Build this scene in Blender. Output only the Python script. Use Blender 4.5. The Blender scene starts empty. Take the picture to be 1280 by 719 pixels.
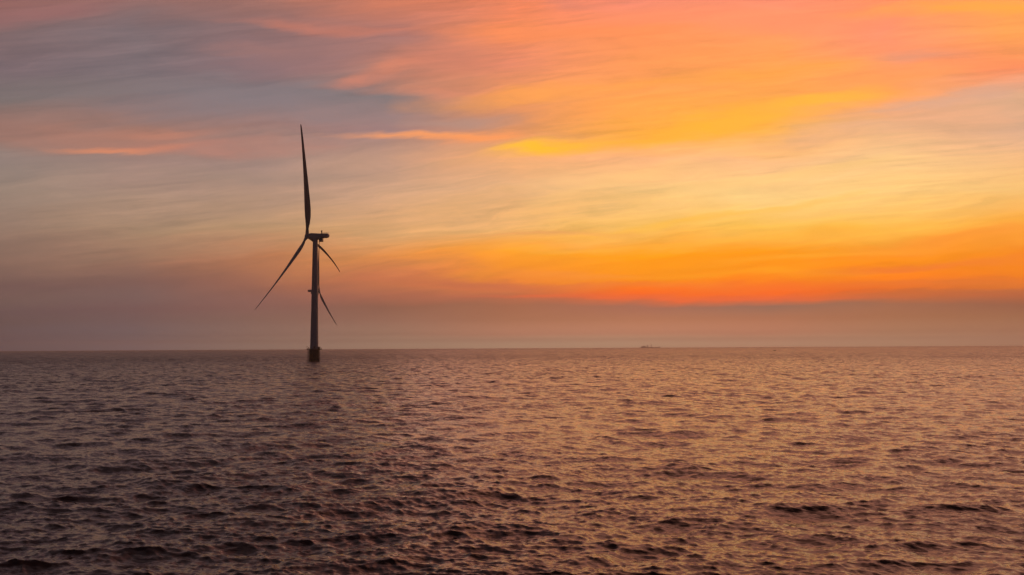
import bpy, bmesh, math, random
import numpy as np
from mathutils import Vector, Matrix
random.seed(7)
S = bpy.context.scene
PI = math.pi

# ------------------------------------------------------------------ camera
FPX = 1100.0                       # focal length in pixels of the 1280 px wide photograph
PITCH = math.atan(75.4 / FPX)
ROLL = math.atan(6.5 / 1280)
CAM_H = 10.0
cam_d = bpy.data.cameras.new('camera')
cam = bpy.data.objects.new('camera', cam_d)
S.collection.objects.link(cam)
cam_d.sensor_width = 36.0
cam_d.lens = FPX / 1280 * 36.0
cam_d.clip_start = 0.5
cam_d.clip_end = 90000.0
_F = Vector((0, math.cos(PITCH), math.sin(PITCH)))
_R0 = Vector((1, 0, 0))
_U0 = Vector((0, -math.sin(PITCH), math.cos(PITCH)))
_R = _R0 * math.cos(ROLL) - _U0 * math.sin(ROLL)
_U = _U0 * math.cos(ROLL) + _R0 * math.sin(ROLL)
cam.matrix_world = Matrix(((_R.x, _U.x, -_F.x, 0), (_R.y, _U.y, -_F.y, 0), (_R.z, _U.z, -_F.z, CAM_H), (0, 0, 0, 1)))
S.camera = cam

# ------------------------------------------------------------------ exposure
S.view_settings.view_transform = 'Standard'
S.view_settings.look = 'None'
S.view_settings.exposure = 0.0
S.view_settings.gamma = 1.0
S.view_settings.use_curve_mapping = False
S.render.engine = 'CYCLES'
S.cycles.max_bounces = 5
S.cycles.diffuse_bounces = 2
S.cycles.glossy_bounces = 3
S.cycles.volume_bounces = 0
S.cycles.sample_clamp_indirect = 6.0

# ------------------------------------------------------------------ sun behind the haze bank
SUN_AZ, SUN_EL = math.radians(22.0), math.radians(13.0)
SUN_STRENGTH = 0.25
sd = bpy.data.lights.new('sun', 'SUN')
sd.energy = SUN_STRENGTH
sd.angle = math.radians(58)
sd.color = (1.0, 0.50, 0.42)
sun = bpy.data.objects.new('sun', sd)
S.collection.objects.link(sun)
_sdir = Vector((math.sin(SUN_AZ) * math.cos(SUN_EL), math.cos(SUN_AZ) * math.cos(SUN_EL), math.sin(SUN_EL)))
sun.rotation_euler = _sdir.to_track_quat('Z', 'Y').to_euler()

# ------------------------------------------------------------------ sky (world)
def lin(c):
    return tuple(((v / 255) / 12.92 if v / 255 <= 0.04045 else ((v / 255 + 0.055) / 1.055) ** 2.4) for v in c)

W = bpy.data.worlds.new('World')
S.world = W
W.use_nodes = True
nt = W.node_tree
nt.nodes.clear()

class NG:
    """small helper to write node maths"""
    def __init__(s, t): s.t = t
    def node(s, typ, **kw):
        n = s.t.nodes.new(typ)
        for k, v in kw.items(): setattr(n, k, v)
        return n
    def put(s, sock, v):
        if isinstance(v, bpy.types.NodeSocket): s.t.links.new(v, sock)
        elif v is not None: sock.default_value = v
    def m(s, op, a, b=None, c=None, clamp=False):
        n = s.node('ShaderNodeMath', operation=op, use_clamp=clamp)
        s.put(n.inputs[0], a); s.put(n.inputs[1], b)
        if c is not None: s.put(n.inputs[2], c)
        return n.outputs[0]
    def xyz(s, a, b, c=0.0):
        n = s.node('ShaderNodeCombineXYZ'); s.put(n.inputs[0], a); s.put(n.inputs[1], b); s.put(n.inputs[2], c); return n.outputs[0]
    def sep(s, v):
        n = s.node('ShaderNodeSeparateXYZ'); s.put(n.inputs[0], v); return n.outputs
    def noise(s, vec, scale, detail=3, rough=.5, out=0, dist=0.0):
        n = s.node('ShaderNodeTexNoise'); s.put(n.inputs['Vector'], vec); n.inputs['Scale'].default_value = scale
        n.inputs['Detail'].default_value = detail; n.inputs['Roughness'].default_value = rough; n.inputs['Distortion'].default_value = dist
        return n.outputs[out]
    def rng(s, v, a, b, c=0.0, d=1.0, smooth=False):
        n = s.node('ShaderNodeMapRange'); s.put(n.inputs[0], v)
        for i, q in enumerate((a, b, c, d)): n.inputs[i + 1].default_value = q
        if smooth: n.interpolation_type = 'SMOOTHSTEP'
        return n.outputs[0]
    def mix(s, f, a, b, blend='MIX'):
        n = s.node('ShaderNodeMix', data_type='RGBA', blend_type=blend, clamp_factor=True)
        s.put(n.inputs[0], f); s.put(n.inputs[6], a); s.put(n.inputs[7], b); return n.outputs[2]

g = NG(nt)
tc = g.node('ShaderNodeTexCoord')
dx, dy, dz = g.sep(tc.outputs['Generated'])
hor = g.m('SQRT', g.m('ADD', g.m('MULTIPLY', dx, dx), g.m('MULTIPLY', dy, dy)))
hor = g.m('MAXIMUM', hor, 1e-4)
az = g.m('ARCTAN2', dx, dy)
# sky coordinates: U = bearing (rad), V = height above the horizon over forward distance
U = az
V = g.m('DIVIDE', dz, g.m('MAXIMUM', dy, g.m('MULTIPLY', hor, 0.5)))

SKY_K = 1.4          # the painted colours below are stored divided by this
def ucoord(x): return math.atan((x - 640) / FPX)
def vcoord(y): return math.tan(math.atan((359.5 - y) / FPX) + PITCH)

COLS = [0, 160, 320, 480, 640, 800, 960, 1120, 1280]
ROWS = [
 (-520, [(100, 86, 91), (106, 91, 93), (121, 95, 97), (148, 106, 106), (206, 135, 122), (249, 163, 138), (255, 168, 138), (254, 164, 136), (247, 159, 134)]),
 (-240, [(116, 99, 101), (121, 102, 103), (137, 106, 103), (169, 116, 112), (224, 142, 118), (252, 159, 123), (255, 161, 123), (255, 160, 124), (250, 158, 125)]),
 (-60, [(120,100,110),(125,100,108),(140,105,105),(160,110,108),(190,120,105),(215,130,110),(225,135,112),(225,135,105),(220,140,105)]),
 (0,   [(150,105,100),(150,110,105),(165,115,105),(205,125,100),(240,135,95),(250,145,110),(255,150,110),(255,150,100),(255,165,90)]),
 (40,  [(130,105,105),(130,110,112),(145,112,110),(170,120,112),(240,140,95),(255,150,95),(255,155,100),(255,152,110),(255,165,90)]),
 (80,  [(122,105,108),(128,112,115),(135,112,115),(185,125,108),(230,140,105),(255,156,92),(255,162,88),(255,155,105),(255,150,100)]),
 (120, [(125,112,110),(130,115,117),(135,120,122),(140,122,120),(235,150,100),(255,162,90),(255,167,84),(255,165,95),(225,170,130)]),
 (160, [(150,115,105),(160,120,108),(155,122,115),(165,130,125),(225,150,100),(255,174,76),(255,180,84),(240,180,130),(225,175,140)]),
 (200, [(146,126,118),(160,130,120),(166,136,124),(192,150,128),(246,174,118),(254,184,126),(253,192,132),(252,199,138),(250,190,132)]),
 (240, [(152,130,116),(168,138,120),(182,146,124),(208,162,130),(230,176,126),(252,198,128),(253,205,130),(253,201,124),(253,196,120)]),
 (280, [(150,122,106),(164,132,108),(186,146,112),(216,162,110),(244,180,108),(253,192,98),(254,192,86),(254,186,78),(254,176,74)]),
 (320, [(138,106,92),(148,110,92),(178,120,88),(218,140,80),(248,158,52),(254,158,18),(254,154,8),(252,148,24),(248,142,40)]),
 (350, [(122,92,85),(130,96,87),(155,103,84),(198,118,77),(232,132,60),(253,142,22),(253,140,14),(250,130,25),(240,126,40)]),
 (370, [(117,90,84),(124,94,88),(145,99,86),(170,105,80),(190,110,75),(246,112,36),(246,110,38),(215,110,55),(190,106,65)]),
 (384, [(112,86,82),(120,90,86),(135,95,84),(150,100,80),(170,108,80),(178,112,85),(175,112,85),(170,108,78),(160,102,75)]),
 (400, [(110,85,81),(119,91,87),(135,99,87),(150,106,87),(171,114,87),(179,118,89),(176,116,88),(169,113,83),(160,107,79)]),
 (418, [(107,83,80),(118,92,88),(135,102,90),(150,111,92),(171,120,95),(179,123,96),(177,121,94),(168,118,90),(160,111,85)]),
 (430, [(105,82,80),(118,92,88),(135,105,92),(150,115,95),(170,125,100),(178,127,100),(178,125,98),(168,122,95),(160,115,90)]),
]
# the air between here and the sky dims and veils it: source = seen * a + b  (measured)
AIR = {0: [[0.013, 0.002, 0.001], [0.016, 0.005, 0.001], [0.019, 0.004, -0.001], [0.057, 0.008, -0.005], [0.023, -0.004, -0.001], [0.017, -0.003, 0.013], [0.049, -0.002, 0.013], [0.05, -0.007, -0.007], [0.056, 0.011, 0.001]],
 40: [[-0.001, 0.003, 0.004], [-0.007, 0.004, 0.008], [-0.002, 0.002, 0.004], [-0.016, -0.001, 0.007], [0.03, 0.006, -0.003], [0.056, 0.005, -0.003], [0.055, 0.011, -0.001], [0.06, 0.001, 0.012], [0.073, 0.013, -0.001]],
 80: [[0.001, 0.002, 0.006], [0.001, 0.006, 0.009], [-0.007, 0.0, 0.004], [0.026, 0.007, 0.001], [0.022, 0.001, 0.007], [0.059, 0.01, 0.001], [0.058, 0.012, -0.006], [0.063, 0.01, 0.005], [0.085, 0.001, 0.001]],
 120: [[-0.003, 0.007, 0.007], [-0.003, 0.007, 0.009], [-0.004, 0.009, 0.012], [-0.022, 0.002, 0.009], [0.037, 0.012, 0.002], [0.075, 0.013, 0.003], [0.07, 0.013, -0.002], [0.103, 0.009, -0.018], [0.019, 0.025, 0.016]],
 160: [[0.021, 0.007, 0.005], [0.027, 0.009, 0.003], [0.004, 0.001, 0.003], [0.002, 0.005, 0.013], [0.023, 0.002, -0.001], [0.087, 0.025, -0.009], [0.08, 0.024, -0.016], [0.044, 0.022, 0.01], [0.031, 0.021, 0.02]],
 200: [[0.008, 0.016, 0.017], [0.014, 0.015, 0.016], [0.012, 0.015, 0.016], [0.023, 0.016, 0.014], [0.066, 0.033, 0.009], [0.064, 0.028, 0.02], [0.06, 0.031, 0.02], [0.078, 0.051, 0.025], [0.071, 0.042, 0.014]],
 240: [[0.019, 0.019, 0.016], [0.03, 0.023, 0.016], [0.034, 0.025, 0.018], [0.048, 0.033, 0.022], [0.045, 0.028, 0.018], [0.079, 0.055, 0.019], [0.079, 0.067, 0.023], [0.078, 0.062, 0.021], [0.097, 0.064, 0.017]],
 280: [[0.022, 0.018, 0.014], [0.032, 0.025, 0.014], [0.041, 0.031, 0.014], [0.065, 0.041, 0.013], [0.084, 0.056, 0.017], [0.094, 0.058, 0.003], [0.099, 0.061, -0.001], [0.108, 0.066, 0.001], [0.115, 0.044, -0.008]],
 320: [[0.023, 0.016, 0.012], [0.017, 0.008, 0.006], [0.05, 0.013, 0.002], [0.097, 0.03, -0.002], [0.165, 0.057, -0.014], [0.173, 0.047, -0.186], [0.171, 0.042, -0.25], [0.148, 0.036, -0.089], [0.149, 0.023, -0.015]],
 350: [[0.002, 0.004, 0.008], [0.004, 0.005, 0.008], [0.017, 0.004, 0.003], [0.096, 0.018, 0.0], [0.162, 0.029, -0.013], [0.2, 0.042, -0.169], [0.178, 0.041, -0.293], [0.252, 0.031, -0.279], [0.198, 0.024, -0.023]],
 370: [[0.017, 0.018, 0.016], [0.007, 0.014, 0.019], [0.022, 0.011, 0.012], [0.058, 0.009, 0.003], [0.089, 0.008, 0.001], [0.275, -0.004, -0.165], [0.348, 0.003, -0.19], [0.19, 0.005, -0.027], [0.063, -0.001, -0.008]],
 384: [[-0.007, 0.006, 0.015], [0.005, 0.007, 0.014], [0.032, 0.014, 0.016], [-0.002, 0.002, 0.002], [0.038, 0.011, 0.001], [0.021, 0.011, 0.014], [-0.08, 0.011, 0.024], [0.008, 0.012, 0.01], [-0.016, -0.012, -0.005]],
 400: [[-0.008, 0.011, 0.018], [0.001, 0.019, 0.031], [0.028, 0.027, 0.023], [0.057, 0.03, 0.02], [0.093, 0.032, 0.006], [0.15, 0.053, 0.016], [0.12, 0.037, 0.008], [0.071, 0.024, -0.0], [0.067, 0.032, 0.004]],
 418: [[-0.002, 0.041, 0.072], [0.002, 0.067, 0.107], [0.107, 0.104, 0.093], [0.168, 0.13, 0.088], [0.401, 0.173, 0.097], [0.416, 0.182, 0.099], [0.401, 0.165, 0.09], [0.236, 0.143, 0.071], [0.205, 0.115, 0.06]],
 430: [[-0.061, 0.117, 0.241], [0.124, 0.25, 0.359], [0.415, 0.434, 0.371], [0.688, 0.594, 0.403], [0.964, 0.772, 0.478], [1.0, 0.802, 0.485], [1.0, 0.73, 0.452], [0.868, 0.674, 0.404], [0.748, 0.526, 0.326]]}
def air(y, i, c):
    if y not in AIR: return c
    return [max(0.0, q + o) for q, o in zip(c, AIR[y][i])]
# domain warp so that no edge in the sky is ruled
wc = g.xyz(g.m('MULTIPLY', U, 3.2), g.m('ADD', g.m('MULTIPLY', V, 15.0), g.m('MULTIPLY', U, -1.6)), 0.0)
wn = g.sep(g.noise(wc, 1.4, 5, .55, out=1))
damp = g.rng(V, .015, .10, 0.10, 1.0, True)
Uw = g.m('ADD', U, g.m('MULTIPLY', g.m('SUBTRACT', wn[0], .5), g.m('MULTIPLY', damp, .13)))
Vw = g.m('ADD', V, g.m('MULTIPLY', g.m('SUBTRACT', wn[1], .5), g.m('MULTIPLY', damp, .055)))
u0, u1 = ucoord(0), ucoord(1280)
uf = g.rng(Uw, u0 - .0001, u1 + .0001)
col = None
prev = None
for y, cs in reversed(ROWS):
    r = g.node('ShaderNodeValToRGB')
    g.put(r.inputs[0], uf)
    cr = r.color_ramp
    cr.interpolation = 'LINEAR'
    while len(cr.elements) < len(COLS): cr.elements.new(.5)
    for i, (x, c) in enumerate(zip(COLS, cs)):
        cr.elements[i].position = (ucoord(x) - u0) / (u1 - u0)
    for i, (x, c) in enumerate(zip(COLS, cs)):
        cr.elements[i].color = (*[q / SKY_K for q in air(y, i, lin(c))], 1)
    if col is None: col = r.outputs[0]
    else: col = g.mix(g.rng(Vw, vcoord(prev), vcoord(y)), col, r.outputs[0])
    prev = y

# fine cirrus grain: long thin fibres, slightly climbing to the right
fc = g.xyz(g.m('MULTIPLY', Uw, 5.0), g.m('ADD', g.m('MULTIPLY', Vw, 60.0), g.m('MULTIPLY', Uw, -9.0)), 3.1)
f1 = g.noise(fc, 1.0, 8, .62, dist=.7)
fc2 = g.xyz(g.m('MULTIPLY', Uw, 9.0), g.m('ADD', g.m('MULTIPLY', Vw, 34.0), g.m('MULTIPLY', Uw, 3.0)), 8.4)
f2 = g.noise(fc2, 1.0, 8, .66, dist=1.0)
fade = g.m('MULTIPLY', g.rng(V, .030, .10, 0, 1, True), g.rng(V, .9, 1.6, 1, 0, True))
f3 = g.noise(g.xyz(g.m('MULTIPLY', Uw, 10.0), g.m('ADD', g.m('MULTIPLY', V, 170.0), g.m('MULTIPLY', U, -16.0)), 1.7), 1.0, 7, .65)
f4 = g.rng(g.noise(g.xyz(g.m('MULTIPLY', U, 5.0), g.m('MULTIPLY', V, 12.0), 4.4), 1.0, 2, .5), .4, .65, .15, 1.0)
fade = g.m('MULTIPLY', fade, 1.0)
gain = g.m('ADD', g.m('ADD', 1.0, g.m('MULTIPLY', g.m('MULTIPLY', fade, f4), g.m('MULTIPLY', g.m('SUBTRACT', f3, .5), .62))), g.m('MULTIPLY', fade, g.m('ADD', g.m('MULTIPLY', g.m('SUBTRACT', f1, .5), .55), g.m('MULTIPLY', g.m('SUBTRACT', f2, .5), .24))))
gn = g.node('ShaderNodeCombineColor')
g.put(gn.inputs[0], gain)
g.put(gn.inputs[1], g.m('POWER', gain, .8))
g.put(gn.inputs[2], g.m('POWER', gain, .7))
col = g.mix(1.0, col, gn.outputs[0], 'MULTIPLY')

# individual cloud streaks: x, y, half length, half height (px of bearing/height), slope, colour, strength
STREAKS = [
 (690, 184, 70, 7, .10, (255, 190, 48), .8),
 (665, 185, 50, 4, .12, (255, 200, 30), .6),
 (800, 170, 130, 6, .10, (255, 178, 48), .55),
 (960, 142, 130, 6, .20, (255, 184, 52), .65),
 (1055, 122, 55, 5, .22, (255, 188, 60), .6),
 (1150, 98, 90, 9, .22, (255, 165, 90), .5),
 (700, 120, 150, 7, .06, (255, 168, 65), .5),
 (800, 140, 120, 8, .03, (255, 160, 80), .5),
 (960, 95, 120, 8, .10, (255, 172, 70), .45),
 (530, 169, 85, 3.4, .0, (255, 162, 92), .7),
 (600, 172, 60, 5, .02, (255, 155, 85), .6),
 (130, 187, 42, 3.0, .04, (232, 145, 100), .7),
 (180, 182, 50, 2.8, .08, (222, 140, 104), .5),
 (190, 165, 48, 3.5, .02, (205, 134, 108), .5),
 (110, 175, 110, 10, .02, (175, 122, 105), .5),
 (300, 182, 110, 6, .0, (190, 128, 112), .45),
 (500, 86, 60, 6, .36, (225, 136, 104), .38),
 (450, 104, 50, 3.5, .15, (205, 130, 108), .45),
 (560, 112, 70, 5, .0, (225, 142, 110), .4),
 (560, 60, 60, 12, .10, (200, 128, 108), .5),
 (420, 36, 120, 5, -.03, (205, 124, 100), .5),
 (330, 62, 50, 3.5, .05, (165, 120, 112), .5),
 (30, 18, 80, 9, .1, (150, 104, 104), .5),
 (1230, 12, 120, 5, .03, (255, 172, 62), .7),
 (1130, 20, 80, 4, .02, (255, 160, 80), .5),
 (900, 30, 150, 9, -.02, (255, 144, 108), .5),
 (700, 42, 170, 7, -.02, (255, 146, 90), .4),
 (1150, 73, 50, 5, .10, (218, 150, 122), .65),
 (1235, 116, 90, 8, .20, (212, 165, 142), .8),
 (1180, 130, 110, 10, .12, (215, 170, 145), .75),
 (1090, 163, 110, 7, .14, (222, 172, 140), .55),
 (1240, 143, 50, 4, .1, (238, 178, 140), .5),
 (310, 130, 120, 14, .0, (132, 122, 128), .7),
 (60, 110, 90, 12, .0, (120, 110, 112), .5),
 (370, 75, 90, 14, .05, (146, 114, 116), .6),
 (570, 150, 70, 6, -.02, (172, 142, 132), .7),
 (300, 215, 120, 6, -.03, (150, 132, 120), .4),
 (700, 5, 60, 3, -.02, (205, 128, 112), .5),
 (1020, 215, 140, 5, .14, (255, 208, 128), .5),
 (760, 232, 110, 6, .3, (255, 202, 128), .4),
 (860, 332, 150, 14, .02, (255, 154, 0), .7),
 (640, 330, 45, 5, .0, (255, 152, 25), .6),
 (540, 325, 40, 4, .0, (240, 148, 62), .5),
 (850, 374, 200, 2.2, -.01, (248, 104, 50), .7),
 (960, 365, 150, 4, .03, (252, 118, 35), .5),
 (620, 356, 90, 4, -.02, (200, 104, 75), .6),
 (560, 350, 120, 4, -.03, (190, 106, 78), .45),
 (1180, 306, 130, 6, .16, (252, 142, 48), .5),
 (1210, 330, 100, 3, .10, (240, 128, 50), .5),
 (1215, 352, 110, 4, .06, (205, 110, 60), .45),
 (1190, 368, 110, 3, .04, (178, 104, 68), .4),
 (760, 312, 110, 3, .04, (255, 182, 62), .6),
 (1010, 322, 120, 3, .08, (255, 176, 48), .5),
 (930, 346, 120, 3, .02, (255, 168, 20), .5),
 (700, 344, 90, 3, -.03, (250, 150, 60), .45),
 (1120, 338, 90, 3, .08, (240, 118, 45), .5),
 (780, 358, 120, 2.5, -.02, (240, 122, 55), .5),
 (870, 272, 170, 3, .16, (255, 192, 62), .5),
 (1000, 290, 120, 4, .10, (255, 178, 50), .4),
 (660, 290, 110, 2, .0, (232, 160, 98), .5),
]
edge = g.noise(fc2, 2.3, 6, .62)
edge2 = g.noise(fc, .8, 5, .6)
for (x, y, a, b, sl, c, st) in STREAKS:
    du = g.m('MULTIPLY', g.m('SUBTRACT', Uw, ucoord(x)), FPX)
    dv = g.m('SUBTRACT', g.m('MULTIPLY', g.m('SUBTRACT', Vw, vcoord(y)), FPX), g.m('MULTIPLY', du, sl))
    q = g.m('ADD', g.m('POWER', g.m('DIVIDE', g.m('ABSOLUTE', du), a), 2.0), g.m('POWER', g.m('DIVIDE', g.m('ABSOLUTE', dv), b * 1.5), 2.0))
    q = g.m('ADD', q, g.m('MULTIPLY', g.m('SUBTRACT', edge, .5), 1.6))
    q = g.m('ADD', q, g.m('MULTIPLY', g.m('SUBTRACT', edge2, .5), 1.6))
    fl = g.rng(q, 2.6, -.35)
    col = g.mix(g.m('MULTIPLY', g.m('MULTIPLY', fl, fl), st * 1.1), col, (*[w_ / SKY_K * h_ for w_, h_ in zip(lin(c), (1.16, 1.10, 1.06))], 1))

# away from the sunset the real dusk sky takes over
nish = g.node('ShaderNodeTexSky', sky_type='NISHITA')
nish.sun_disc = False
nish.sun_elevation = math.radians(1.0)
nish.sun_rotation = SUN_AZ
nish.dust_density = 3.0
dusk = g.mix(1.0, nish.outputs[0], (.022, .022, .022, 1), 'MULTIPLY')
dusk = g.mix(.5, dusk, (.026, .020, .028, 1))
away = g.m('MAXIMUM', g.rng(V, 1.0, 2.6, 0, 1, True), g.rng(dy, .78, .1, 0, 1, True))
col = g.mix(away, col, dusk)
bg = g.node('ShaderNodeBackground')
g.put(bg.inputs[0], col)
bg.inputs[1].default_value = SKY_K
wo = g.node('ShaderNodeOutputWorld')
nt.links.new(bg.outputs[0], wo.inputs[0])

# ------------------------------------------------------------------ materials
def new_mat(name):
    m = bpy.data.materials.new(name); m.use_nodes = True
    t = m.node_tree
    return m, NG(t), t.nodes['Principled BSDF']

def paint(name, c, rough=.5, metal=0.0, var=.12, scale=.6, streak=True, stain=None):
    m, k, b = new_mat(name)
    geo = k.node('ShaderNodeTexCoord')
    x, y, z = k.sep(geo.outputs['Object'])
    v = k.xyz(k.m('MULTIPLY', x, 3.0), k.m('MULTIPLY', y, 3.0), k.m('MULTIPLY', z, .25 if streak else 3.0))
    n = k.noise(v, scale, 5, .6)
    dark = tuple(q * (1 - 2 * var) for q in c)
    lite = tuple(min(1, q * (1 + var)) for q in c)
    cc = k.mix(k.rng(n, .3, .7), (*dark, 1), (*lite, 1))
    if stain:
        n2 = k.noise(v, scale * 2.7, 6, .65)
        cc = k.mix(k.rng(n2, .52, .66), cc, (*stain, 1))
    k.put(b.inputs['Base Color'], cc)
    k.put(b.inputs['Roughness'], k.rng(n, .3, .7, rough + .08, rough - .08))
    b.inputs['Metallic'].default_value = metal
    return m

M_TOWER = paint('tower_paint', (.44, .45, .56), .5, var=.07)
M_BLADE = paint('blade_paint', (.36, .35, .36), .45, var=.05)
M_NAC = paint('nacelle_paint', (.44, .44, .52), .5, var=.08)
M_STEEL = paint('galvanised_steel', (.22, .21, .20), .55, .6, var=.15, scale=2)
M_FOUND = paint('weathered_yellow_paint', (.13, .07, .02), .75, var=.25, scale=1.2, stain=(.035, .02, .012))
M_GROWTH = paint('marine_growth', (.03, .028, .02), .9, var=.3, scale=2)
M_RAIL = paint('rail_paint', (.20, .12, .03), .6, var=.2, scale=2)
M_HULL = paint('ship_hull_paint', (.05, .03, .03), .6, var=.2, scale=.3)
M_SHIPW = paint('ship_white_paint', (.25, .23, .22), .6, var=.1, scale=.3)
M_BUOY = paint('buoy_paint', (.05, .03, .03), .7, var=.2, scale=1)

# ------------------------------------------------------------------ object helpers
def link(o):
    S.collection.objects.link(o); return o

def thing(name, label, cat, loc=(0, 0, 0), rz=0.0, group=None):
    o = link(bpy.data.objects.new(name, None))
    o.location = loc; o.rotation_euler = (0, 0, rz)
    o.empty_display_size = 2
    o['label'] = label; o['category'] = cat
    if group: o['group'] = group
    return o

def obj(name, bm, mat, parent=None, smooth=True, angle=35):
    me = bpy.data.meshes.new(name)
    bmesh.ops.recalc_face_normals(bm, faces=bm.faces)
    bm.to_mesh(me); bm.free()
    me.materials.append(mat)
    if smooth:
        me.polygons.foreach_set('use_smooth', [True] * len(me.polygons))
        me.set_sharp_from_angle(angle=math.radians(angle))
    o = link(bpy.data.objects.new(name, me))
    if parent: o.parent = parent
    return o

def lathe(bm, prof, seg=32, axis='Z', org=(0, 0, 0), cap=True):
    """prof = [(radius, height)]"""
    rings = []
    for r, h in prof:
        ring = []
        for i in range(seg):
            a = 2 * PI * i / seg
            if axis == 'Z': p = (r * math.cos(a), r * math.sin(a), h)
            else: p = (r * math.cos(a), h, r * math.sin(a))
            ring.append(bm.verts.new((p[0] + org[0], p[1] + org[1], p[2] + org[2])))
        rings.append(ring)
    for A, B in zip(rings, rings[1:]):
        for i in range(seg):
            bm.faces.new((A[i], A[(i + 1) % seg], B[(i + 1) % seg], B[i]))
    if cap:
        bm.faces.new(rings[0][::-1]); bm.faces.new(rings[-1])

def tube(bm, pts, r, seg=8, closed=False):
    pts = [Vector(p) for p in pts]
    rings = []
    n = len(pts)
    for i, p in enumerate(pts):
        if closed: d = pts[(i + 1) % n] - pts[i - 1]
        else: d = pts[min(i + 1, n - 1)] - pts[max(i - 1, 0)]
        d.normalize()
        a = d.orthogonal().normalized() if abs(d.z) > .9 else d.cross(Vector((0, 0, 1))).normalized()
        b = d.cross(a)
        rings.append([bm.verts.new(p + a * (r * math.cos(2 * PI * k / seg)) + b * (r * math.sin(2 * PI * k / seg))) for k in range(seg)])
    rng_ = range(n) if closed else range(n - 1)
    for i in rng_:
        A, B = rings[i], rings[(i + 1) % n]
        for k in range(seg):
            bm.faces.new((A[k], A[(k + 1) % seg], B[(k + 1) % seg], B[k]))
    if not closed:
        bm.faces.new(rings[0][::-1]); bm.faces.new(rings[-1])

def box(bm, c, s, bev=0.0, rz=0.0):
    r = bmesh.ops.create_cube(bm, size=1.0)
    M = Matrix.Translation(c) @ Matrix.Rotation(rz, 4, 'Z') @ Matrix.Diagonal((*s, 1))
    bmesh.ops.transform(bm, matrix=M, verts=r['verts'])
    if bev:
        es = list({e for v in r['verts'] for e in v.link_edges})
        bmesh.ops.bevel(bm, geom=es, offset=bev, segments=3, affect='EDGES', profile=.5)

def loft(bm, secs):
    rings = [[bm.verts.new(p) for p in s] for s in secs]
    n = len(rings[0])
    for A, B in zip(rings, rings[1:]):
        for i in range(n):
            bm.faces.new((A[i], A[(i + 1) % n], B[(i + 1) % n], B[i]))
    bm.faces.new(rings[0][::-1]); bm.faces.new(rings[-1])

# ------------------------------------------------------------------ sea
def wave_tile(n, L, lam_peak, hs, lam_min, lam_max, wind, seed, spread=2.0, chop=1.0):
    rs = np.random.default_rng(seed)
    k1 = 2 * np.pi * np.fft.fftfreq(n, L / n)
    KX, KY = np.meshgrid(k1, k1, indexing='ij')
    K = np.hypot(KX, KY); K[0, 0] = 1e-6
    kp = 2 * np.pi / lam_peak
    P = K ** -4.0 * np.exp(-1.25 * (kp / K) ** 2)
    cosw = (KX * math.sin(wind) + KY * math.cos(wind)) / K
    D = np.abs(cosw) ** (2 * spread) + .03
    D = np.where(K > 3 * kp, np.abs(cosw) ** spread + .05, D)
    P = P * D
    P[(K < 2 * np.pi / lam_max) | (K > 2 * np.pi / lam_min)] = 0
    P[0, 0] = 0
    Z = (rs.normal(size=(n, n)) + 1j * rs.normal(size=(n, n))) * np.sqrt(P)
    h = np.fft.ifft2(Z)
    sc = (hs / 4) / h.real.std()
    Z = Z * sc
    h = np.fft.ifft2(Z).real
    hx = np.fft.ifft2(1j * Z * KX / K).real * chop
    hy = np.fft.ifft2(1j * Z * KY / K).real * chop
    return np.stack([hx, hy, h], -1), L

def sample(tile, X, Y, rot=0.0):
    T, L = tile
    n = T.shape[0]
    c, s = math.cos(rot), math.sin(rot)
    x = (X * c + Y * s) / L * n; y = (-X * s + Y * c) / L * n
    xi = np.floor(x).astype(int); yi = np.floor(y).astype(int)
    fx = (x - xi)[..., None]; fy = (y - yi)[..., None]
    a = T[xi % n, yi % n]; b = T[(xi + 1) % n, yi % n]; cc = T[xi % n, (yi + 1) % n]; d = T[(xi + 1) % n, (yi + 1) % n]
    v = a * (1 - fx) * (1 - fy) + b * fx * (1 - fy) + cc * (1 - fx) * fy + d * fx * fy
    return np.stack([v[..., 0] * c - v[..., 1] * s, v[..., 0] * s + v[..., 1] * c, v[..., 2]], -1)

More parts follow.
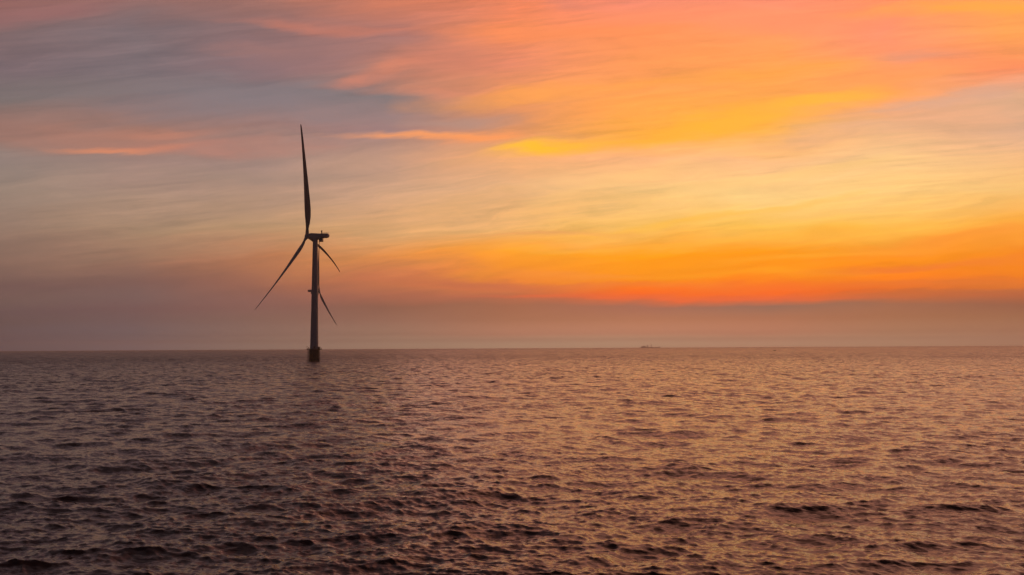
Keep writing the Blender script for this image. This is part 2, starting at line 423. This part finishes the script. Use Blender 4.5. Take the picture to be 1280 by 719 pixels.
WIND = math.radians(14)
def build_sea():
    r = [2.0]
    while r[-1] < 26: r.append(r[-1] + .16)
    while r[-1] < 20000: r.append(r[-1] * (1.0032 if r[-1] < 1500 else 1.012))
    r = np.array(r)
    half = math.radians(38)
    fine = np.linspace(-half, half, 950)
    coarse = np.linspace(half, 2 * PI - half, 90)[1:-1]
    th = np.concatenate([fine, coarse])
    R, T = np.meshgrid(r, th, indexing='ij')
    X = R * np.sin(T); Y = R * np.cos(T)
    t_big = wave_tile(512, 310.0, 14.0, .42, 1.3, 60.0, WIND, 3, 2.6, 1.0)
    t_cross = wave_tile(512, 270.0, 17.0, .40, 2.2, 70.0, math.radians(-34), 23, 5.0, 1.1)
    t_mid = wave_tile(512, 83.0, 3.0, .14, .35, 6.0, WIND, 11, 2.2, 1.0)
    t_fin = wave_tile(512, 29.0, 1.1, .08, .2, 2.0, WIND, 5, 1.8, 1.0)
    # the tiles are turned against each other so that they never repeat together
    gust = .65 + .7 * (np.sin(X * .043 + 1.3 * np.sin(Y * .027) + 1) * np.sin(Y * .039 + X * .014 + .7 * np.sin(X * .021)) * .5 + .5)
    D = sample(t_big, X, Y) * 1.0
    D += sample(t_cross, X - 77, Y + 41, .09)
    D += sample(t_mid, X + 31, Y - 12, .21) * gust[..., None]
    fin = np.clip((170 - R) / 120, 0, 1)[..., None]
    D += sample(t_fin, X, Y, -.17) * fin
    X = X + D[..., 0]; Y = Y + D[..., 1]; Z = D[..., 2]
    nr, nc = R.shape
    co = np.stack([X, Y, Z], -1).reshape(-1, 3)
    co = np.vstack([co, [[0, 0, 0]]]).astype(np.float32)
    I = np.arange(nr - 1)[:, None] * nc; J = np.arange(nc)[None, :]; J2 = (J + 1) % nc
    quads = np.stack([I + J, I + J2, I + nc + J2, I + nc + J], -1)[..., ::-1].reshape(-1, 4)
    tri = np.stack([np.full(nc, nr * nc), (np.arange(nc) + 1) % nc, np.arange(nc)], -1)
    nq, ntr = len(quads), len(tri)
    loops = np.concatenate([quads.ravel(), tri.ravel()]).astype(np.int32)
    starts = np.concatenate([np.arange(nq) * 4, nq * 4 + np.arange(ntr) * 3]).astype(np.int32)
    me = bpy.data.meshes.new('sea')
    me.vertices.add(len(co)); me.vertices.foreach_set('co', co.ravel())
    me.loops.add(len(loops)); me.loops.foreach_set('vertex_index', loops)
    me.polygons.add(nq + ntr); me.polygons.foreach_set('loop_start', starts)
    me.polygons.foreach_set('use_smooth', np.ones(nq + ntr, bool))
    me.update(calc_edges=True)
    me.materials.append(sea_material())
    o = link(bpy.data.objects.new('sea', me))
    o['kind'] = 'structure'
    return o

def sea_material():
    m, k, b = new_mat('sea_water')
    geo = k.node('ShaderNodeNewGeometry')
    px, py, pz = k.sep(geo.outputs['Position'])
    d = k.m('SQRT', k.m('ADD', k.m('MULTIPLY', px, px), k.m('MULTIPLY', py, py)))
    c, s = math.cos(WIND), math.sin(WIND)
    a = k.m('SUBTRACT', k.m('MULTIPLY', px, c), k.m('MULTIPLY', py, s))      # along the crests
    w = k.m('ADD', k.m('MULTIPLY', px, s), k.m('MULTIPLY', py, c))           # with the wind
    gust = k.noise(k.xyz(k.m('MULTIPLY', a, .004), k.m('MULTIPLY', w, .012)), 1.0, 4, .6)
    gf = k.rng(gust, .35, .65, .75, 1.25)
    def slopes(sa, sw, detail, seed, rough=.55):
        v = k.xyz(k.m('MULTIPLY', a, sa), k.m('MULTIPLY', w, sw), k.m('ADD', k.m('MULTIPLY', pz, sw), seed))
        n = k.sep(k.noise(v, 1.0, detail, rough, out=1))
        return k.m('SUBTRACT', n[0], .5), k.m('SUBTRACT', n[1], .5)
    # capillary ripples everywhere; the waves the far mesh is too coarse for, as slopes
    r1 = slopes(1.9, 7.0, 4, 0.0, .62)
    r2 = slopes(.42, 1.3, 4, 9.0)
    r3 = slopes(.09, .26, 3, 17.0)
    A1 = k.m('MULTIPLY', gf, k.rng(d, 30, 400, .95, .95))
    A2 = k.m('MULTIPLY', gf, k.rng(d, 40, 350, .25, 1.4))
    A3 = k.m('MULTIPLY', gf, k.rng(d, 250, 1200, .0, 1.1))
    sw = k.m('ADD', k.m('ADD', k.m('MULTIPLY', r1[1], A1), k.m('MULTIPLY', r2[1], A2)), k.m('MULTIPLY', r3[1], A3))
    sa = k.m('MULTIPLY', k.m('ADD', k.m('ADD', k.m('MULTIPLY', r1[0], A1), k.m('MULTIPLY', r2[0], A2)), k.m('MULTIPLY', r3[0], A3)), .6)
    sx = k.m('ADD', k.m('MULTIPLY', sa, c), k.m('MULTIPLY', sw, s))
    sy = k.m('SUBTRACT', k.m('MULTIPLY', sw, c), k.m('MULTIPLY', sa, s))
    add = k.node('ShaderNodeVectorMath', operation='ADD')
    k.put(add.inputs[0], geo.outputs['Normal']); # far off the eye meets mostly the wave faces turned towards the open foreground
    lean = k.m('DIVIDE', k.rng(d, 120, 900, 0.0, .20), k.m('MAXIMUM', d, 1.0))
    sx = k.m('SUBTRACT', sx, k.m('MULTIPLY', px, lean)); sy = k.m('SUBTRACT', sy, k.m('MULTIPLY', py, lean))
    k.put(add.inputs[1], k.xyz(sx, sy, 0.0))
    nrm = k.node('ShaderNodeVectorMath', operation='NORMALIZE')
    k.put(nrm.inputs[0], add.outputs[0])
    k.put(b.inputs['Normal'], nrm.outputs[0])
    b.inputs['Base Color'].default_value = (.062, .034, .029, 1)
    b.inputs['IOR'].default_value = 1.333
    k.put(b.inputs['Roughness'], k.rng(d, 30, 900, .10, .20))
    return m

sea = build_sea()

# ------------------------------------------------------------------ wind turbines
def blade_mesh(theta, R, pre, cone, hub, tilt, pitch, wide=1.0):
    """blade lofted from aerofoil sections; local +Y is upwind"""
    a = Vector((0, math.cos(tilt), math.sin(tilt)))
    Hh = Vector((1, 0, 0))
    Uv = Vector((0, -math.sin(tilt), math.cos(tilt)))
    d = Uv * math.cos(theta) + Hh * math.sin(theta)
    tg = d.cross(a)                                            # in the rotor plane, across the blade
    secs = []
    prof = [(0, 1.45, 1.0), (.03, 1.45, 1.0), (.07, 1.7, .8), (.12, 2.6, .52), (.18, 3.5, .38), (.24, 3.75, .31), (.32, 3.5, .27),
            (.42, 3.0, .24), (.54, 2.45, .21), (.66, 1.95, .19), (.78, 1.5, .18), (.88, 1.2, .17), (.95, .95, .16), (.985, .7, .16), (1.0, .35, .16)]
    NP = 20
    for s, ch, tk in prof:
        ch *= wide
        r = s * R
        cen = hub + d * r + a * (cone * r + pre * s * s)
        be = pitch + math.radians(14) * (1 - s) ** 2
        cd = tg * math.cos(be) + a * math.sin(be)              # chord direction
        td = a * math.cos(be) - tg * math.sin(be)
        if s <= .03: ch = 2.9; tk = 1.0
        rnd = max(0.0, 1 - s / .12)                            # circular root easing into an aerofoil
        ring = []
        for i in range(NP):
            t = 2 * PI * i / NP
            xc = math.cos(t)
            circ = Vector((xc * .5, math.sin(t) * .5, 0))
            x01 = (1 - xc) / 2
            yt = 2.6 * (.2969 * math.sqrt(max(x01, 0)) - .126 * x01 - .3516 * x01 ** 2 + .2843 * x01 ** 3 - .1036 * x01 ** 4) * 2
            foil = Vector((.5 - x01 - .2 * (1 - rnd), math.copysign(yt * .5, math.sin(t)) if abs(math.sin(t)) > 1e-6 else 0, 0))
            q = circ.lerp(foil, 1 - rnd)
            ring.append(cen + cd * (q.x * ch) + td * (q.y * ch * (tk if rnd < 1 else 1.0)))
        secs.append(ring)
    bm = bmesh.new(); loft(bm, secs)
    return bm

def make_turbine(label, loc, psi, tilt, top, R, blades, th0, pitch, detail=True, mast=True, wide=1.0):
    t = thing('wind_turbine', label, 'wind turbine', loc, -psi, 'wind turbines standing in the open sea')
    # ---- monopile base
    bm = bmesh.new()
    lathe(bm, [(4.0, -4), (4.0, 2.2)], 40)
    base = obj('foundation', bm, M_GROWTH, t)
    bm = bmesh.new()
    lathe(bm, [(3.9, 2.2), (3.9, 3.1), (4.05, 3.15), (4.05, 3.5), (3.9, 3.55), (3.9, 6.4), (4.07, 6.45), (4.07, 6.8), (3.9, 6.85), (3.9, 9.3)], 40)
    obj('transition_piece', bm, M_FOUND, t)
    # fender tubes, J tubes and braces round the base
    for k in range(10):
        an = 2 * PI * k / 10 + .2
        rr = 4.32 + .12 * math.sin(k * 2.7)
        bm = bmesh.new()
        x, y = rr * math.cos(an), rr * math.sin(an)
        tube(bm, [(x, y, -2.5), (x, y, 8.4), (x * .93, y * .93, 9.2)], .2, 8)
        for z in (1.2, 4.6, 7.4):
            tube(bm, [(x, y, z), (x * .86, y * .86, z)], .12, 6)
        obj('fender_tube', bm, M_FOUND, t)
    bm = bmesh.new()
    for sgn in (-1, 1):
        bx = psi_local(psi, -1.0)
        p = Vector((bx[0] * 5.2, bx[1] * 5.2, 0)); q = Vector((-bx[1], bx[0], 0)) * .5 * sgn
        tube(bm, [p + q + Vector((0, 0, -2)), p + q + Vector((0, 0, 9.9))], .13, 8)
    for i in range(26):
        z = -1.5 + i * .43
        q = Vector((-bx[1], bx[0], 0)) * .5
        tube(bm, [p + q + Vector((0, 0, z)), p - q + Vector((0, 0, z))], .045, 6)
    obj('boat_landing_ladder', bm, M_RAIL, t)
    # ---- platform, railing, cabinets, davit
    bm = bmesh.new()
    lathe(bm, [(3.6, 9.15), (5.5, 9.25), (5.85, 9.4), (5.85, 9.8), (3.3, 9.85)], 40)
    plat = obj('platform', bm, M_FOUND, t)
    bm = bmesh.new()
    for h in (10.15, 10.5, 10.9):
        tube(bm, [(5.7 * math.cos(2 * PI * i / 40), 5.7 * math.sin(2 * PI * i / 40), h) for i in range(40)], .045, 6, True)
    for i in range(20):
        an = 2 * PI * i / 20
        tube(bm, [(5.7 * math.cos(an), 5.7 * math.sin(an), 9.7), (5.7 * math.cos(an), 5.7 * math.sin(an), 10.9)], .05, 6)
    obj('railing', bm, M_RAIL, plat)
    rt = psi_local(psi, 1.0)
    bm = bmesh.new(); box(bm, (rt[0] * 3.75 - rt[1] * -1.6, rt[1] * 3.75 + rt[0] * -1.6, 10.75), (1.5, 1.5, 1.8), .06, math.atan2(rt[1], rt[0]))
    obj('equipment_cabinet', bm, M_STEEL, plat)
    bm = bmesh.new(); px_, py_ = -rt[0] * 4.6 - rt[1] * .8, -rt[1] * 4.6 + rt[0] * .8
    tube(bm, [(px_, py_, 9.8), (px_, py_, 11.4), (px_ * 1.08, py_ * 1.08, 11.75), (px_ * 1.32, py_ * 1.32, 11.8)], .11, 8)
    tube(bm, [(px_ * 1.3, py_ * 1.3, 11.75), (px_ * 1.3, py_ * 1.3, 10.9)], .03, 6)
    obj('davit_crane', bm, M_RAIL, plat)
    # ---- tower
    zt = top - 1.6
    prof = []
    zs = [9.85, 11.5, 32, 54, 76, zt]
    def rad(z): return 3.25 + (1.95 - 3.25) * ((z - 9.85) / (zt - 9.85)) ** .9 if z > 9.85 else 3.25
    for i, z in enumerate(zs):
        r = rad(z)
        prof.append((r, z))
        if 0 < i < len(zs) - 1:
            prof += [(r + .05, z + .02), (r + .05, z + .22), (r, z + .24)]
    bm = bmesh.new(); lathe(bm, prof, 48)
    tw = obj('tower', bm, M_TOWER, t)
    bm = bmesh.new()
    dd = psi_local(psi, 0.0, True)
    rz = math.atan2(dd[1], dd[0])
    box(bm, (dd[0] * 3.22, dd[1] * 3.22, 11.1), (.14, 1.0, 2.1), .03, rz)
    obj('door', bm, M_STEEL, tw)
    # ---- nacelle: shaped housing tapering down into the tower head
    bm = bmesh.new()
    def sec(y, w, zb, zc, rnd=.32):
        hw = w / 2; hh = (zc - zb) / 2; cz = (zc + zb) / 2
        out = []
        for i in range(28):
            a = 2 * PI * i / 28
            e = rnd * 2
            cx = math.copysign(abs(math.cos(a)) ** e, math.cos(a)); sz = math.copysign(abs(math.sin(a)) ** e, math.sin(a))
            out.append((hw * cx, y, cz + hh * sz))
        return out
    T = top
    loft(bm, [sec(5.2, 2.9, T - .8, T + 2.7, .45), sec(4.6, 3.8, T - 1.3, T + 3.0, .4), sec(3.0, 4.3, T - 2.0, T + 3.1), sec(1.6, 4.4, T - 2.7, T + 3.0),
              sec(-1.6, 4.4, T - 2.7, T + 2.8), sec(-2.9, 4.3, T - 2.0, T + 2.6), sec(-4.2, 4.2, T - 1.5, T + 2.6), sec(-5.6, 4.1, T - 1.3, T + 2.5),
              sec(-9.6, 3.9, T - 1.2, T + 2.45), sec(-10.9, 3.6, T - 1.0, T + 2.25, .4), sec(-11.5, 2.6, T - .2, T + 1.7, .45)])
    nac = obj('nacelle', bm, M_NAC, t, angle=50)
    bm = bmesh.new(); box(bm, (0, -4.95, T - 2.6), (2.8, 2.8, 3.0), .2)
    obj('service_hatch', bm, M_STEEL, nac)
    if mast:
        bm = bmesh.new()
        tube(bm, [(.5, -5.1, T + 2.2), (.5, -5.1, T + 5.0)], .45, 8)
        tube(bm, [(.5, -5.7, T + 4.4), (.5, -4.5, T + 4.4)], .1, 6)
        for y in (-5.7, -4.5): tube(bm, [(.5, y, T + 4.4), (.5, y, T + 4.95)], .12, 8)
        obj('weather_mast', bm, M_STEEL, nac)
    bm = bmesh.new()
    for z in (2.75, 3.15):
        tube(bm, [(-1.7, -6.4, T + z), (-1.7, -10.6, T + z), (1.7, -10.6, T + z), (1.7, -6.4, T + z)], .04, 6, True)
    for x in (-1.7, 1.7):
        for y in (-6.4, -8.5, -10.6): tube(bm, [(x, y, T + 2.1), (x, y, T + 3.15)], .04, 6)
    obj('roof_railing', bm, M_STEEL, nac)
    # ---- hub and blades
    hub = Vector((0, 7 * math.cos(tilt), top + 7 * math.sin(tilt)))
    bm = bmesh.new()
    lathe(bm, [(1.5, -2.2), (1.95, -1.5), (2.05, -.3), (1.95, .7), (1.5, 1.5), (.8, 1.95), (.15, 2.08)], 36, 'Y')
    bmesh.ops.transform(bm, matrix=Matrix.Translation(hub) @ Matrix.Rotation(tilt, 4, 'X'), verts=bm.verts)
    obj('hub', bm, M_NAC, t)
    for k, (pre, cone) in enumerate(blades):
        obj('blade', blade_mesh(th0 + k * 2 * PI / 3, R, pre, cone, hub, tilt, pitch, wide * (1.35 if pre > 10 else 1)), M_BLADE, t, angle=60)
    return t

def psi_local(psi, side, toward=False):
    """unit direction in turbine space of the camera's right (side=1) / left, or toward the camera"""
    wx, wy = (side * .975, side * .22) if not toward else (.22, -.975)
    # world -> local: rotate by +psi
    c, s = math.cos(psi), math.sin(psi)
    return (wx * c - wy * s, wx * s + wy * c)

TB1 = make_turbine('large near wind turbine on a dark brown base with railed platform, hub facing left',
    (-156.82, 698.28, 0), -1.3692, .1111, 99.20, 87.96, [(3.6, .0194), (12.0, -.0761), (5.5, -.0022)], -.2684, math.radians(62), wide=1.3)
TB2 = make_turbine('farther wind turbine hidden behind the near tower, only blades and nacelle tail showing',
    (-323.74, 1441.9, 0), 1.1423, .0961, 104.06, 94.6, [(4.6, .0216)] * 3, .1414, math.radians(62), mast=False)

# ------------------------------------------------------------------ far vessels
def dirpt(x, dist):
    a = math.atan((x - 640) / FPX); return (dist * math.sin(a), dist * math.cos(a), 0)

def hull_mesh(L, B, D, sheer=1.0, z0=-2.0):
    secs = []
    n = 14
    for i in range(n + 1):
        s = i / n
        x = -L / 2 + L * s
        w = B / 2 * (1 - max(0, (s - .78) / .22) ** 2 * .97) * (1 - max(0, (.08 - s) / .08) ** 2 * .25)
        top = D + sheer * max(0, (s - .7) / .3) ** 2 + .4 * sheer * max(0, (.15 - s) / .15) ** 2
        rake = max(0, (s - .85) / .15) * L * .02
        secs.append([(x + rake, -w, top), (x + rake, w, top), (x, w * .96, D * .3), (x, w * .75, z0), (x, -w * .75, z0), (x, -w * .96, D * .3)])
    bm = bmesh.new(); loft(bm, secs)
    return bm

t = thing('ship', 'long low dark work ship with deckhouse and mast, faint on the hazy horizon', 'ship', dirpt(808.3, 11000), math.radians(-9 + 180), None)
L = 99.0
obj('hull', hull_mesh(L, 17, 7.5, 3.0), M_HULL, t, False)
bm = bmesh.new(); box(bm, (27, 0, 11), (34, 13, 8), .4); box(bm, (26, 0, 16.5), (22, 11, 3), .4)
obj('cargo_housing', bm, M_HULL, t, False)
bm = bmesh.new(); box(bm, (-2, 0, 13), (11, 14, 12), .3); box(bm, (-2, 0, 21.5), (8, 12, 5), .3)
dk = obj('deckhouse', bm, M_SHIPW, t, False)
bm = bmesh.new(); box(bm, (2.6, 0, 22), (.4, 10, 1.6)); obj('bridge_window', bm, M_HULL, dk, False)
bm = bmesh.new(); tube(bm, [(-36, 0, 7), (-34, 0, 24), (-30, 0, 33)], 1.5, 8); tube(bm, [(-36, 0, 8), (-22, 0, 26)], .8, 8); obj('crane', bm, M_HULL, t)
bm = bmesh.new(); tube(bm, [(-2, 0, 23), (-2, 0, 32)], .8, 8); obj('mast', bm, M_HULL, t)

t.scale = (1.57, 1.57, 1.4)

t = thing('barge', 'low flat barge just right of the work ship, fading into haze', 'barge', dirpt(820.8, 12000), math.radians(171), None)
obj('hull', hull_mesh(50, 14, 7.5, 3.5), M_HULL, t, False)
bm = bmesh.new(); box(bm, (-18, 0, 11), (9, 10, 8), .3); obj('wheelhouse', bm, M_SHIPW, t, False)

t.scale = (1.5, 1.5, 1.4)

t = thing('fishing_boat', 'tiny boat speck on the horizon right of the ships', 'boat', dirpt(949.8, 6500), math.radians(160), None)
obj('hull', hull_mesh(16, 5, 2.6, 1.4, -1), M_HULL, t, False)
bm = bmesh.new(); box(bm, (-2, 0, 5), (5, 3.6, 5), .2); obj('wheelhouse', bm, M_SHIPW, t, False)
bm = bmesh.new(); tube(bm, [(-2, 0, 7), (-2, 0, 12)], .25, 6); obj('mast', bm, M_HULL, t)

t = thing('open_boat', 'small dark open boat low on the water, nearer than the horizon', 'boat', dirpt(967, 2100), math.radians(175), None)
obj('hull', hull_mesh(6.5, 2.2, 1.3, .9, -.5), M_BUOY, t, False)
bm = bmesh.new(); box(bm, (-1.6, 0, 1.7), (.9, .9, 1.0), .1); obj('outboard_console', bm, M_BUOY, t, False)

# ------------------------------------------------------------------ haze
HAZE_DENSITY = 0.00010
bm = bmesh.new()
box(bm, (0, 0, 98.25), (42000, 42000, 201.5))
hz = bpy.data.meshes.new('haze'); bm.to_mesh(hz); bm.free()
hm = bpy.data.materials.new('haze_air'); hm.use_nodes = True
ht = hm.node_tree; ht.nodes.clear()
ho = ht.nodes.new('ShaderNodeOutputMaterial'); hv = ht.nodes.new('ShaderNodeVolumePrincipled')
hv.inputs['Color'].default_value = (.97, .93, .95, 1)
hv.inputs['Density'].default_value = HAZE_DENSITY
hv.inputs['Anisotropy'].default_value = .55
ht.links.new(hv.outputs[0], ho.inputs['Volume'])
hz.materials.append(hm)
haze = link(bpy.data.objects.new('haze', hz))
haze['kind'] = 'stuff'
